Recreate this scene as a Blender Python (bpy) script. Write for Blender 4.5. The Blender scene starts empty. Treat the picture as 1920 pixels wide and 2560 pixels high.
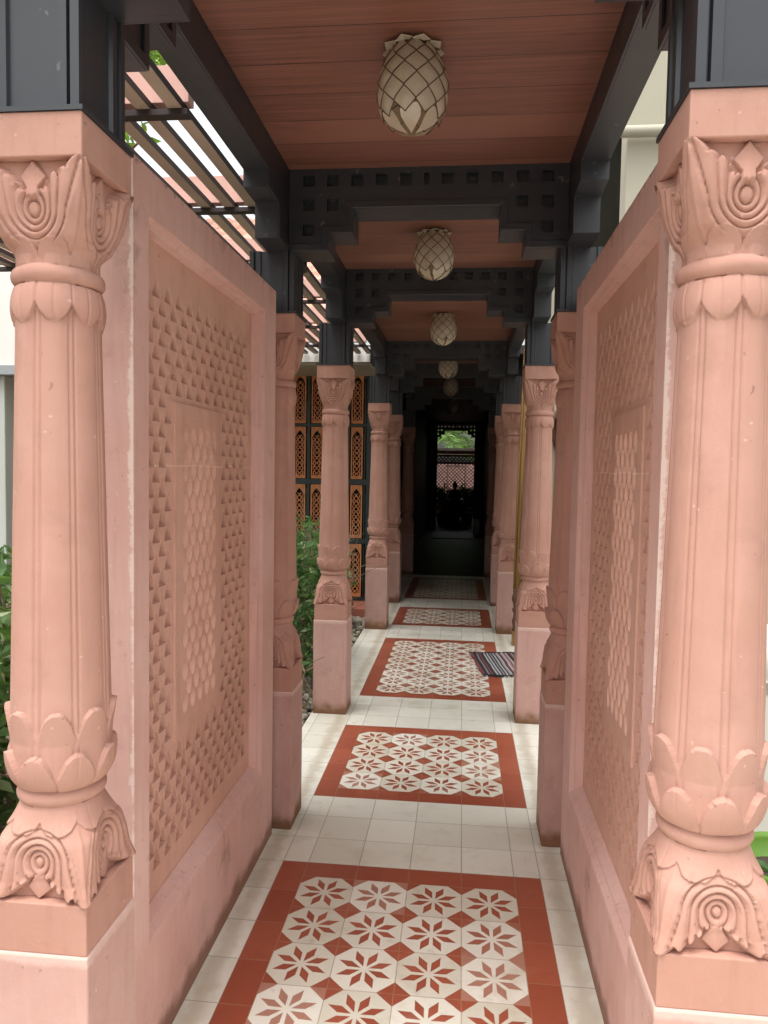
import bpy, math, random
import numpy as np
from mathutils import Matrix, Vector
R = math.radians
random.seed(7); rng = np.random.default_rng(11)
SC = bpy.context.scene
COL = SC.collection

# ------------------------------------------------------------------ helpers
def tag(o, label=None, cat=None, group=None, kind=None):
    if label: o['label'] = label
    if cat: o['category'] = cat
    if group: o['group'] = group
    if kind: o['kind'] = kind
    return o

def empty(name, loc=(0, 0, 0), rz=0, label=None, cat=None, group=None):
    o = bpy.data.objects.new(name, None); COL.objects.link(o)
    o.location = loc; o.rotation_euler = (0, 0, rz); o.empty_display_size = .1
    return tag(o, label, cat, group)

def link(name, me, mat, parent=None, smooth=False, bevel=0, loc=None):
    o = bpy.data.objects.new(name, me); COL.objects.link(o)
    if mat is not None: me.materials.append(mat)
    if parent is not None: o.parent = parent
    if loc is not None: o.location = loc
    if smooth: me.polygons.foreach_set('use_smooth', [True] * len(me.polygons))
    if bevel:
        b = o.modifiers.new('bevel', 'BEVEL'); b.width = bevel; b.segments = 2; b.limit_method = 'ANGLE'; b.angle_limit = R(40)
    return o

class MB:
    """collects shapes into one mesh"""
    def __init__(s): s.v = []; s.f = []; s.mi = []; s.m = 0
    def add(s, v, f):
        n = len(s.v); s.v += [tuple(map(float, p)) for p in v]
        s.f += [tuple(i + n for i in q) for q in f]; s.mi += [s.m] * len(f)
    def box(s, x0, x1, y0, y1, z0, z1):
        v = [(x0,y0,z0),(x1,y0,z0),(x1,y1,z0),(x0,y1,z0),(x0,y0,z1),(x1,y0,z1),(x1,y1,z1),(x0,y1,z1)]
        s.add(v, [(0,3,2,1),(4,5,6,7),(0,1,5,4),(1,2,6,5),(2,3,7,6),(3,0,4,7)])
    def tube(s, pts, r, n=8, r1=None, cap=True):
        pts = [Vector(p) for p in pts]; k = len(pts); V = []; F = []
        for i, p in enumerate(pts):
            d = (pts[min(i+1,k-1)] - pts[max(i-1,0)]).normalized()
            a = d.cross(Vector((0,0,1)) if abs(d.z) < .9 else Vector((1,0,0))).normalized(); b = d.cross(a)
            rr = r if r1 is None else r + (r1 - r) * i / (k - 1)
            for j in range(n):
                t = 2*math.pi*j/n; V.append(p + a*rr*math.cos(t) + b*rr*math.sin(t))
        for i in range(k-1):
            for j in range(n):
                F.append((i*n+j, i*n+(j+1)%n, (i+1)*n+(j+1)%n, (i+1)*n+j))
        if cap: F += [tuple(range(n-1,-1,-1)), tuple(range((k-1)*n, k*n))]
        s.add(V, F)
    def lathe(s, prof, n=24, c=(0,0,0)):
        V = []; F = []; k = len(prof)
        for r, z in prof:
            for j in range(n):
                t = 2*math.pi*j/n; V.append((c[0]+r*math.cos(t), c[1]+r*math.sin(t), c[2]+z))
        for i in range(k-1):
            for j in range(n): F.append((i*n+j, i*n+(j+1)%n, (i+1)*n+(j+1)%n, (i+1)*n+j))
        F += [tuple(range(n-1,-1,-1)), tuple(range((k-1)*n, k*n))]
        s.add(V, F)
    def prism(s, poly, z0, z1):
        n = len(poly)
        V = [(x,y,z0) for x,y in poly] + [(x,y,z1) for x,y in poly]
        F = [tuple(range(n-1,-1,-1)), tuple(range(n,2*n))] + [(i,(i+1)%n,n+(i+1)%n,n+i) for i in range(n)]
        s.add(V, F)
    def cells(s, us, vs, keep, d0, d1, mp):
        """plate of rectangular cells; mp(u,v,d)->xyz"""
        nu, nv = len(us)-1, len(vs)-1
        K = [[bool(keep((us[i]+us[i+1])/2, (vs[j]+vs[j+1])/2)) for j in range(nv)] for i in range(nu)]
        idx = {}; V = []; F = []
        def P(i, j, d):
            k = (i, j, d)
            if k not in idx: idx[k] = len(V); V.append(mp(us[i], vs[j], d1 if d else d0))
            return idx[k]
        for i in range(nu):
            for j in range(nv):
                if not K[i][j]: continue
                F.append((P(i,j,0),P(i+1,j,0),P(i+1,j+1,0),P(i,j+1,0)))
                F.append((P(i,j,1),P(i,j+1,1),P(i+1,j+1,1),P(i+1,j,1)))
                if i == 0 or not K[i-1][j]: F.append((P(i,j,0),P(i,j+1,0),P(i,j+1,1),P(i,j,1)))
                if i == nu-1 or not K[i+1][j]: F.append((P(i+1,j,0),P(i+1,j,1),P(i+1,j+1,1),P(i+1,j+1,0)))
                if j == 0 or not K[i][j-1]: F.append((P(i,j,0),P(i,j,1),P(i+1,j,1),P(i+1,j,0)))
                if j == nv-1 or not K[i][j+1]: F.append((P(i,j+1,0),P(i+1,j+1,0),P(i+1,j+1,1),P(i,j+1,1)))
        s.add(V, F)
    def mesh(s, name, fix=True):
        me = bpy.data.meshes.new(name); me.from_pydata(s.v, [], s.f)
        if fix:
            import bmesh
            bm = bmesh.new(); bm.from_mesh(me); bmesh.ops.recalc_face_normals(bm, faces=bm.faces); bm.to_mesh(me); bm.free()
        if s.m: me.polygons.foreach_set('material_index', s.mi)
        me.update(); return me
    def build(s, name, mat, parent=None, smooth=False, bevel=0, loc=None, fix=True):
        return link(name, s.mesh(name, fix), mat, parent, smooth, bevel, loc)

def dup(o, parent=None, loc=None):
    c = o.copy(); COL.objects.link(c)
    if parent is not None: c.parent = parent
    if loc is not None: c.location = loc
    for ch in list(o.children): dup(ch, c)
    return c

# ------------------------------------------------------------------ materials: tiny node expression language
class NT:
    def __init__(s, name):
        s.mat = bpy.data.materials.new(name); s.mat.use_nodes = True; s.t = s.mat.node_tree; s.N = s.t.nodes; s.L = s.t.links
        s.bsdf = s.N['Principled BSDF']; s.out = s.N['Material Output']; s._co = None
    def _in(s, sock, v):
        if isinstance(v, E): s.L.new(v.s, sock)
        elif isinstance(v, bpy.types.NodeSocket): s.L.new(v, sock)
        elif isinstance(v, (tuple, list)): sock.default_value = tuple(v) if len(v) == 4 or sock.type != 'RGBA' else (*v, 1)
        else: sock.default_value = v
    def math(s, op, *a):
        n = s.N.new('ShaderNodeMath'); n.operation = op
        for i, v in enumerate(a): s._in(n.inputs[i], v)
        return E(s, n.outputs[0])
    def co(s):
        if s._co is None:
            tc = s.N.new('ShaderNodeTexCoord'); s._co = tc.outputs['Object']
            sp = s.N.new('ShaderNodeSeparateXYZ'); s.L.new(s._co, sp.inputs[0]); s._xyz = [E(s, o) for o in sp.outputs]
        return s._co
    def xyz(s): s.co(); return s._xyz
    def rnd(s):
        n = s.N.new('ShaderNodeObjectInfo'); return E(s, n.outputs['Random'])
    def noise(s, scale, detail=4, rough=.55, vec=None, stretch=None, seed=0):
        n = s.N.new('ShaderNodeTexNoise'); n.inputs['Scale'].default_value = scale; n.inputs['Detail'].default_value = detail
        n.inputs['Roughness'].default_value = rough
        v = vec if vec is not None else s.co()
        m = s.N.new('ShaderNodeMapping'); s._in(m.inputs['Vector'], v)
        m.inputs['Location'].default_value = (seed, seed*1.7, seed*.6)
        if stretch: m.inputs['Scale'].default_value = stretch
        s.L.new(m.outputs[0], n.inputs['Vector'])
        return E(s, n.outputs['Fac'])
    def white(s, x, y, z=0.0):
        c = s.N.new('ShaderNodeCombineXYZ'); s._in(c.inputs[0], x); s._in(c.inputs[1], y); s._in(c.inputs[2], z)
        n = s.N.new('ShaderNodeTexWhiteNoise'); n.noise_dimensions = '3D'; s.L.new(c.outputs[0], n.inputs['Vector'])
        return E(s, n.outputs['Value'])
    def vec(s, x, y, z=0.0):
        c = s.N.new('ShaderNodeCombineXYZ'); s._in(c.inputs[0], x); s._in(c.inputs[1], y); s._in(c.inputs[2], z); return c.outputs[0]
    def mix(s, f, a, b):
        n = s.N.new('ShaderNodeMix'); n.data_type = 'RGBA'; n.clamp_factor = True
        s._in(n.inputs['Factor'], f); s._in(n.inputs[6], a); s._in(n.inputs[7], b); return n.outputs[2]
    def ss(s, x, a, b):
        n = s.N.new('ShaderNodeMapRange'); n.interpolation_type = 'SMOOTHSTEP'; s._in(n.inputs[0], x)
        n.inputs[1].default_value = a; n.inputs[2].default_value = b; return E(s, n.outputs[0])
    def bump(s, h, dist=.002, strength=.5):
        n = s.N.new('ShaderNodeBump'); n.inputs['Distance'].default_value = dist; n.inputs['Strength'].default_value = strength
        s._in(n.inputs['Height'], h); s.L.new(n.outputs[0], s.bsdf.inputs['Normal'])
    def set(s, **k):
        for a, v in k.items(): s._in(s.bsdf.inputs[a.replace('_', ' ')], v)
        return s.mat
class E:
    def __init__(s, t, sock): s.t = t; s.s = sock
    def __add__(s, o): return s.t.math('ADD', s, o)
    __radd__ = __add__
    def __sub__(s, o): return s.t.math('SUBTRACT', s, o)
    def __rsub__(s, o): return s.t.math('SUBTRACT', o, s)
    def __mul__(s, o): return s.t.math('MULTIPLY', s, o)
    __rmul__ = __mul__
    def __truediv__(s, o): return s.t.math('DIVIDE', s, o)
    def gt(s, o): return s.t.math('GREATER_THAN', s, o)
    def lt(s, o): return s.t.math('LESS_THAN', s, o)
    def abs(s): return s.t.math('ABSOLUTE', s)
    def fract(s): return s.t.math('FRACT', s)
    def floor(s): return s.t.math('FLOOR', s)
    def max(s, o): return s.t.math('MAXIMUM', s, o)
    def min(s, o): return s.t.math('MINIMUM', s, o)

def plain(name, col, rough=.6, var=.12, scale=8, bump=0, spec=.4, metallic=0):
    t = NT(name); n = t.noise(scale)
    c = t.mix(n, tuple(v*(1-var) for v in col), tuple(min(1, v*(1+var)) for v in col))
    if bump: t.bump(t.noise(scale*8), .002, bump)
    return t.set(Base_Color=c, Roughness=rough, Specular_IOR_Level=spec, Metallic=metallic)

def stone(name, a, b, flake=.5, dirt=0, mould=None, seam=None, streak=1, top=.6):
    """sandstone / tinted plaster: mottling, pale flakes, brown grime near the foot"""
    t = NT(name); x, y, z = t.xyz(); rn = t.rnd()
    n1 = t.noise(2.2, 5, .6); n2 = t.noise(9, 5, .6, seed=3); n3 = t.noise(3.0, 4, .6, stretch=(5, 5, .5), seed=5)
    c = t.mix(t.ss(n1, .3, .7), a, b)
    c = t.mix(t.ss(n2, .52, .75)*.32, c, tuple(v*.74 for v in a))
    c = t.mix(t.ss(n3, .55, .8)*.28*streak, c, tuple(min(1, v*1.28) for v in b))
    c = t.mix(t.ss(n3, .45, .25)*.25*streak, c, tuple(v*.72 for v in a))
    fl = t.ss(t.noise(62, 2, .4, seed=9), .745, .77)*flake
    c = t.mix(fl, c, (.74, .60, .52))
    sm = t.ss(t.noise(4.2, 5, .68, seed=31), .60, .74)*.38*streak
    c = t.mix(sm, c, (.30, .19, .15))
    tool = t.noise(40, 2, .5, stretch=(1, 1, .12), seed=17)
    c = t.mix(t.ss(tool, .55, .75)*.14, c, tuple(v*.6 for v in a))
    pits = t.ss(t.noise(60, 2, .4, seed=14), .735, .77)*.5
    c = t.mix(pits, c, tuple(v*.45 for v in a))
    if dirt:
        d = t.ss(z - t.noise(7, 4, .6, seed=2)*.16, .015, -.06)*dirt
        c = t.mix(d, c, (.20, .10, .055))
        d2 = t.ss(t.noise(5, 5, .65, seed=21) - z*.35, .50, .66)*.35*dirt
        c = t.mix(d2, c, (.30, .13, .085))
        d3 = t.ss(z + t.noise(30, 3, .6, seed=8)*.03, top-.012, top+.004)*.45*dirt
        c = t.mix(d3, c, (.70, .52, .46))
    if mould:
        m = t.ss(z + t.noise(26, 4, .7, seed=4)*.10, mould+.138, mould+.155)*t.ss(t.noise(60, 3, .6, seed=6), .48, .60)*.75
        c = t.mix(m, c, (.06, .05, .04))
    if mould:
        e_ = (y - 1.69).abs() + x.abs()*.4; ch = t.ss(e_ - t.noise(30, 4, .7, seed=41)*.016 + t.noise(3, 2, .5, seed=44)*.010, .0015, -.002)
        c = t.mix(ch*.75, c, (.80, .66, .58))
    if seam:
        w = (z - seam - t.noise(5, 3, .6, seed=7)*.02 + .01).abs()
        s_ = t.ss(w - t.noise(50, 2, .5)*.006, .0005, -.0025)
        c = t.mix(s_*.9, c, (.72, .50, .40))
    t.bump(n2*.6 + t.noise(90, 3, .65)*.7 + tool*.25, .0018, .55)
    return t.set(Base_Color=c, Roughness=.82, Specular_IOR_Level=.25)

M = {}
M['stone'] = stone('sandstone', (.43, .226, .170), (.50, .285, .226), .3)
M['jali'] = stone('jali_stone', (.58, .33, .25), (.66, .40, .315), .25, seam=1.552)
M['plaster'] = stone('pink_plaster', (.47, .272, .228), (.55, .352, .308), .5, dirt=1)
M['wallplaster'] = stone('wall_plaster', (.62, .372, .318), (.70, .462, .41), .4, dirt=.8, mould=2.17, streak=1.5, top=9)  # plinth plaster made paler: missing corridor light put into its colour

def metal(name, col, rough):
    t = NT(name); n = t.noise(5, 4); sc = t.ss(t.noise(30, 2, .5, seed=3), .70, .74)
    c = t.mix(n, tuple(v*.75 for v in col), tuple(v*1.3 for v in col)); c = t.mix(sc*.35, c, (.22, .21, .20))
    return t.set(Base_Color=c, Roughness=t.math('MULTIPLY_ADD', n, .25, rough-.1), Specular_IOR_Level=.65)
M['dark'] = metal('dark_painted_wood', (.024, .027, .033), .38)
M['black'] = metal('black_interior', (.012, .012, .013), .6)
M['greenframe'] = metal('dark_green_frame', (.018, .032, .030), .4)

def planks():
    t = NT('ceiling_planks'); x, y, z = t.xyz(); w = .185
    i = (y/w).floor(); f = (y/w).fract(); h = t.white(i, 3.0)
    v = t.vec(x + h*9.0, y*14.0, h*5.0)
    g = t.noise(2.2, 6, .62, vec=v, stretch=(1.0, 3.0, 1)); g2 = t.noise(9, 4, .6, vec=v, stretch=(.6, 6, 1), seed=4)
    blot = t.noise(4.5, 4, .6, stretch=(.6, 1.4, 1), seed=6)
    c = t.mix(t.ss(g, .25, .75), (.125, .050, .036), (.27, .115, .080))
    c = t.mix(h*.6, c, (.32, .145, .10)); c = t.mix(t.ss(g2, .55, .8)*.3, c, (.11, .036, .024))
    c = t.mix(t.ss(blot, .58, .75)*.4, c, (.10, .035, .025))
    line = (.5 - (f-.5).abs()).lt(.009)
    c = t.mix(line, c, (.03, .014, .010))
    t.bump(t.math('SUBTRACT', g2*.3, line), .003, .5)
    return t.set(Base_Color=c, Roughness=t.math('MULTIPLY_ADD', g, .2, .30), Specular_IOR_Level=.5)
M['planks'] = planks()

def tile_common(t, base, tx, ty, red=None):
    pass

def floor_mat():
    t = NT('cream_floor_tiles'); x, y, z = t.xyz()
    tx = x/.2; ty = (y - 2.828)/.2
    inner = tx.abs().lt(2.5)
    off = t.math('MULTIPLY', 1 - inner, .5); ax = tx + off
    fx = ax.fract(); fy = ty.fract(); ex = .5 - (fx-.5).abs(); ey = .5 - (fy-.5).abs()
    e2 = t.math('ABSOLUTE', tx.abs() - 2.5)
    g = ex.min(ey).min(e2)
    h = t.white(ax.floor(), ty.floor(), inner)
    c = t.mix(h, (.68, .66, .57), (.79, .775, .69))
    n = t.noise(3.2, 6, .65); c = t.mix(t.ss(n, .50, .72)*.4, c, (.46, .42, .31))
    n4 = t.noise(14, 5, .65, seed=8); c = t.mix(t.ss(n4, .56, .75)*.32, c, (.46, .43, .36))
    n5 = t.noise(5, 5, .7, seed=18); c = t.mix(t.ss(n5, .62, .75)*.55, c, (.40, .27, .12))
    edge = t.ss(t.math('ABSOLUTE', x.abs() - .56) - t.noise(9, 4, .6, seed=5)*.10, .0, -.045)
    c = t.mix(edge*.4, c, (.33, .23, .12))
    w = t.ss(g - t.noise(20, 3, .6)*.004, .0085, .0045)
    c = t.mix(w*.62, c, (.20, .17, .12))
    t.bump(t.math('SUBTRACT', n4*.15, w), .0015, .6)
    return t.set(Base_Color=c, Roughness=t.math('MULTIPLY_ADD', n, .25, .26), Specular_IOR_Level=.45)
M['floor'] = floor_mat()

def star_mat(n):
    t = NT('star_tiles_%d' % n); x, y, z = t.xyz()
    tx = x/.2; ty = y/.2
    zone = tx.abs().lt(2)*ty.abs().lt(n/2)
    u = tx.fract() - .5; v = ty.fract() - .5
    wob = (t.noise(26, 2, .5) - .5)*.02
    r = t.math('SQRT', u*u + v*v); a = t.math('ARCTAN2', v, u)
    m = t.math('FLOORED_MODULO', a, math.pi/4) - math.pi/8
    px = r*t.math('COSINE', m); py = (r*t.math('SINE', m)).abs()
    d1 = (px - .07).min(.455 - px)*.37 - py + wob*.5
    d2 = u.abs() + v.abs() - .742 + wob
    redm = t.ss(d1.max(d2), -.006, .006)
    redm = t.mix(zone, (1, 1, 1, 1), redm)
    h = t.white(tx.floor(), ty.floor(), 1.0)
    hb = t.white((tx+.5).floor(), (ty+.5).floor(), 2.0)
    n1 = t.noise(4, 6, .65); n2 = t.noise(17, 5, .65, seed=6); n3 = t.noise(2, 4, .6, seed=12)
    cream = t.mix(h, (.64, .61, .50), (.80, .775, .68)); cream = t.mix(t.ss(n1, .5, .75)*.55, cream, (.48, .41, .28))
    cream = t.mix(t.ss(n2, .55, .75)*.4, cream, (.44, .40, .33))
    red = t.mix(hb, (.295, .068, .035), (.37, .098, .052)); red = t.mix(t.ss(n2, .5, .75)*.35, red, (.22, .055, .03))
    red = t.mix(t.ss(n1, .55, .8)*.4, red, (.46, .20, .13))
    worn = t.ss(h*n3*2.0, .62, .95)*.55           # some tiles rubbed pale
    red = t.mix(worn*zone, red, (.50, .31, .23))
    c = t.mix(redm, cream, red)
    # joints: tiles, long border pieces with their joints half a tile off
    gx = .5 - (tx.fract()-.5).abs(); gy = .5 - (ty.fract()-.5).abs()
    gh = .5 - ((ty+.5).fract()-.5).abs()
    side = tx.abs().gt(2.0)
    gside = gh.min((tx.abs()-2.0).abs()); gtop = gx.min((ty.abs()-n/2).abs())
    gin = gx.min(gy)
    top = ty.abs().gt(n/2)
    g = t.math('MULTIPLY_ADD', side, gside - gin, gin)
    g = t.math('MULTIPLY_ADD', t.math('MULTIPLY', top, 1 - side), gtop - g, g)
    w = t.ss(g, .011, .005)
    c = t.mix(w*.6, c, (.36, .22, .13))
    t.bump(t.math('SUBTRACT', n2*.15, w), .0012, .5)
    return t.set(Base_Color=c, Roughness=t.math('MULTIPLY_ADD', n1, .25, .24), Specular_IOR_Level=.45)
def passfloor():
    t = NT('shade_toned_tiles'); x, y, z = t.xyz(); tx = x/.3 + .5; ty = y/.3
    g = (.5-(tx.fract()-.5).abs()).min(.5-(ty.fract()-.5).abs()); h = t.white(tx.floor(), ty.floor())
    c = t.mix(h, (.035, .028, .02), (.05, .042, .03)); c = t.mix(g.lt(.012), c, (.01, .01, .01))  # dark tiles; the passage's shade is put into their colour too
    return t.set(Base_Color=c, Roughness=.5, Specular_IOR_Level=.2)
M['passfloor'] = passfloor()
M['star4'] = star_mat(4); M['star8'] = star_mat(8)

M['cream'] = plain('cream_wall_paint', (.37, .35, .27), .7, .08, 1.5, .2)
M['white'] = plain('white_paint', (.78, .78, .74), .6, .05, 2)
M['grey'] = plain('grey_green_paint', (.50, .53, .48), .6, .1, 3)
M['greysill'] = plain('grey_gutter', (.33, .36, .37), .5, .1, 3)
M['pinkbeam'] = plain('pink_beam_paint', (.56, .34, .29), .75, .12, 5)
M['slat'] = plain('weathered_slat', (.47, .385, .315), .75, .25, 6, .3)
M['slatedge'] = plain('dark_slat_edge', (.035, .025, .024), .7, .3, 8)
M['soil'] = plain('soil', (.10, .075, .05), .95, .35, 5, .8)
M['paving'] = plain('courtyard_paving', (.24, .215, .18), .85, .2, 1.5, .3)
M['concrete'] = plain('pale_concrete', (.25, .24, .205), .85, .12, 2, .3)
M['backlit_stone'] = plain('backlit_shade_stone', (.20, .075, .065), .85, .25, 6)  # pink web darkened: its backlit shade is put into the colour
M['ledge'] = plain('red_ledge_tiles', (.42, .15, .10), .55, .2, 4, .2)
M['pot'] = plain('lime_green_plastic', (.10, .21, .022), .35, .08, 3)
M['potsoil'] = plain('pot_soil', (.05, .035, .025), .95, .3, 20, .6)
M['bark'] = plain('bark', (.13, .085, .055), .9, .35, 14, .8)
M['twig'] = plain('dry_twig', (.22, .165, .11), .9, .3, 14)
M['carved'] = plain('dark_carved_wood', (.11, .055, .028), .5, .4, 18, .6)
M['statue'] = plain('dark_stone', (.03, .03, .028), .7, .3, 12, .5)
M['marble'] = plain('pale_marble', (.62, .62, .60), .25, .06, 5)
def lam(name, a, b, rough=.55, stretch=(8, 8, .35)):
    t = NT(name); n = t.noise(4, 5, .6, stretch=stretch); c = t.mix(t.ss(n, .3, .7), a, b)
    t.bump(n, .002, .3); return t.set(Base_Color=c, Roughness=rough)
M['ochre'] = lam('ochre_wood', (.20, .10, .03), (.36, .21, .06))
M['teak'] = lam('orange_teak', (.50, .175, .062), (.66, .27, .10))
def glassm():
    t = NT('dark_window_glass'); return t.set(Base_Color=(.01, .014, .013), Roughness=.06, Specular_IOR_Level=.8)
M['glass'] = glassm()
def curtain():
    t = NT('window_curtain'); x, y, z = t.xyz(); n = t.noise(3, 4, .6, stretch=(1, 9, .4))
    return t.set(Base_Color=t.mix(n, (.005, .006, .004), (.028, .025, .016)), Roughness=.5, Specular_IOR_Level=.15)
M['curtain'] = curtain()
def leafm(name, a, b, c2, tr=.35):
    t = NT(name)
    at = t.N.new('ShaderNodeAttribute'); at.attribute_name = 'tint'; f = E(t, at.outputs['Fac'])
    col = t.mix(f, a, b); col = t.mix(t.ss(f, .62, .92), col, c2)
    t.set(Base_Color=col, Roughness=.45, Specular_IOR_Level=.4)
    trn = t.N.new('ShaderNodeBsdfTranslucent'); t._in(trn.inputs['Color'], t.mix(.5, col, (.25, .42, .05)))
    mx = t.N.new('ShaderNodeMixShader'); mx.inputs[0].default_value = tr
    t.L.new(t.bsdf.outputs[0], mx.inputs[1]); t.L.new(trn.outputs[0], mx.inputs[2]); t.L.new(mx.outputs[0], t.out.inputs[0])
    return t.mat
M['leaf'] = leafm('hedge_leaf', (.045, .115, .035), (.155, .29, .10), (.50, .56, .34), .42)
M['treeleaf'] = leafm('tree_leaf', (.10, .22, .03), (.26, .42, .06), (.45, .55, .10), .6)
M['palm'] = leafm('palm_leaf', (.06, .15, .03), (.17, .30, .08), (.42, .48, .26), .4)
M['darkleaf'] = leafm('dark_leaf', (.012, .03, .012), (.03, .07, .025), (.05, .10, .04), .2)
def shellm():
    t = NT('capiz_shell'); n = t.noise(9, 4, .6); rn = t.noise(2.5, 2, .5, seed=3)
    col = t.mix(n, (.60, .52, .39), (.76, .69, .56)); col = t.mix(t.ss(rn, .5, .7)*.4, col, (.66, .60, .50))
    t.set(Base_Color=col, Roughness=.22, Specular_IOR_Level=.6)
    trn = t.N.new('ShaderNodeBsdfTranslucent'); t._in(trn.inputs['Color'], (.60, .47, .30, 1))
    mx = t.N.new('ShaderNodeMixShader'); mx.inputs[0].default_value = .35
    t.L.new(t.bsdf.outputs[0], mx.inputs[1]); t.L.new(trn.outputs[0], mx.inputs[2]); t.L.new(mx.outputs[0], t.out.inputs[0])
    return t.mat
M['shell'] = shellm()
M['bronze'] = plain('bronze_wire', (.11, .065, .035), .45, .2, 20)
def rugm():
    t = NT('striped_rug'); x, y, z = t.xyz()
    wx = x + (t.noise(5, 2, .5) - .5)*.02
    i = (wx/.0125).floor(); h = t.white(i, 1.0); h2 = t.white(i, 7.0)
    c = t.mix(h.gt(.42), (.02, .02, .025), (.28, .265, .27)); c = t.mix(h.gt(.70), c, (.50, .48, .46))
    c = t.mix(h2.gt(.88), c, (.26, .05, .06)); c = t.mix(h2.lt(.10), c, (.05, .06, .13))
    n = t.noise(150, 2, .5); c = t.mix(n*.5, c, (.10, .10, .10)); t.bump(n + (wx/.0125).fract(), .003, .6)
    return t.set(Base_Color=c, Roughness=.95, Specular_IOR_Level=.1)
M['rug'] = rugm()
M['fringe'] = plain('rug_fringe', (.035, .033, .04), .95, .8, 60)
def rooft():
    t = NT('clay_roof_tile'); x, y, z = t.xyz(); h = t.white((x/.14).floor(), (y/.19).floor())
    n = t.noise(8, 4); c = t.mix(h, (.46, .19, .13), (.62, .33, .25)); c = t.mix(t.ss(n, .5, .75)*.5, c, (.68, .52, .44))
    return t.set(Base_Color=c, Roughness=.8)
M['roof'] = rooft()
def pebm():
    t = NT('pebble_stone'); at = t.N.new('ShaderNodeAttribute'); at.attribute_name = 'tint'
    return t.set(Base_Color=t.mix(E(t, at.outputs['Fac']), (.16, .135, .10), (.52, .47, .38)), Roughness=.8)
M['pebble'] = pebm()

# ------------------------------------------------------------------ camera, light, world
cam = bpy.data.cameras.new('camera'); co = bpy.data.objects.new('camera', cam); COL.objects.link(co)
yaw, pit, rol = R(5.876), R(3.197), R(.947)
F = Vector((-math.sin(yaw)*math.cos(pit), math.cos(yaw)*math.cos(pit), -math.sin(pit)))
Rt = Vector((math.cos(yaw), math.sin(yaw), 0)); U = Rt.cross(F)
R2 = Rt*math.cos(rol) + U*math.sin(rol); U2 = -Rt*math.sin(rol) + U*math.cos(rol)
mw = Matrix.Identity(4)
for i in range(3): mw[i][0] = R2[i]; mw[i][1] = U2[i]; mw[i][2] = -F[i]
mw.translation = Vector((.1674, 0, 1.549)); co.matrix_world = mw
cam.sensor_fit = 'VERTICAL'; cam.sensor_height = 24; cam.lens = 24*1871.3/2560; cam.clip_start = .05; cam.clip_end = 500
SC.camera = co

SUN_EL, SUN_AZ = R(76), R(215)     # azimuth clockwise from +Y: behind the camera, a little to its left
sd = Vector((math.sin(SUN_AZ)*math.cos(SUN_EL), math.cos(SUN_AZ)*math.cos(SUN_EL), math.sin(SUN_EL)))
sl = bpy.data.lights.new('sun', 'SUN'); so = bpy.data.objects.new('sun', sl); COL.objects.link(so)
sl.energy = .5; sl.angle = R(50); sl.color = (1, .965, .91); so.rotation_euler = sd.to_track_quat('Z', 'Y').to_euler(); so.location = (0, -5, 12)
w = bpy.data.worlds.new('World'); SC.world = w; w.use_nodes = True
wt = w.node_tree; bg = wt.nodes['Background']
sky = wt.nodes.new('ShaderNodeTexSky'); sky.sky_type = 'NISHITA'; sky.sun_disc = False
sky.sun_elevation = SUN_EL; sky.sun_rotation = SUN_AZ; sky.dust_density = 8; sky.air_density = 1.6; sky.ozone_density = 1
hs = wt.nodes.new('ShaderNodeHueSaturation'); hs.inputs['Saturation'].default_value = .18; hs.inputs['Value'].default_value = 1.0
wt.links.new(sky.outputs[0], hs.inputs['Color']); wt.links.new(hs.outputs[0], bg.inputs['Color']); bg.inputs['Strength'].default_value = .15
SC.view_settings.view_transform = 'Standard'; SC.view_settings.look = 'None'; SC.view_settings.gamma = 1; SC.view_settings.exposure = 1.33
SC.render.engine = 'CYCLES'; SC.cycles.max_bounces = 10; SC.cycles.diffuse_bounces = 6

# ------------------------------------------------------------------ ground and floor
g = MB(); g.box(-120, 120, -60, 160, -.3, -.05); tag(g.build('ground', M['soil']), kind='structure')
p = MB(); p.box(-7, 7, -14, -1.5, -.06, -.004); tag(p.build('courtyard_paving', M['paving']), kind='structure')
MATS = [(1.828, 4), (3.428, 4), (5.028, 8), (7.428, 4), (9.028, 8)]
fl = MB()
XL, XR = -.752, 1.3
def slab(x0, x1, y0, y1):
    fl.add([(x0,y0,0),(x1,y0,0),(x1,y1,0),(x0,y1,0)], [(0,1,2,3)])
ys = -1.5
for y0, n in MATS:
    y1 = y0 + .2*(n+1)
    slab(XL, XR, ys, y0); slab(XL, -.5, y0, y1); slab(.5, XR, y0, y1); ys = y1
slab(XL, XR, ys, 11.10)
fl.add([(XL,-1.5,0),(XL,11.1,0),(XL,11.1,-.06),(XL,-1.5,-.06)], [(0,1,2,3)])
fo = fl.build('walkway_floor', M['floor'], fix=False); tag(fo, kind='structure')
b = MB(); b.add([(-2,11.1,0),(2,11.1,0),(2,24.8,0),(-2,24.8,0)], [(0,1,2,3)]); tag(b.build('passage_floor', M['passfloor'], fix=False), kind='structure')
mlab = ['red and cream star tile floor panel nearest the viewer, between the pierced walls',
        'star tile floor panel of four rows, second from the viewer, past the pierced walls',
        'long star tile floor panel with the striped rug over its right edge',
        'short patterned floor panel of star tiles just beyond the long one with the rug',
        'shaded patterned floor panel of star tiles at the mouth of the dark passage']
for (y0, n), lb in zip(MATS, mlab):
    L = .2*(n+1); b = MB(); b.add([(-.5,-L/2,0),(.5,-L/2,0),(.5,L/2,0),(-.5,L/2,0)], [(0,1,2,3)])
    o = b.build('tile_panel', M['star%d' % n], fix=False, loc=(0, y0+L/2, 0)); tag(o, lb, 'floor panel', 'star tile floor panels')

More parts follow.
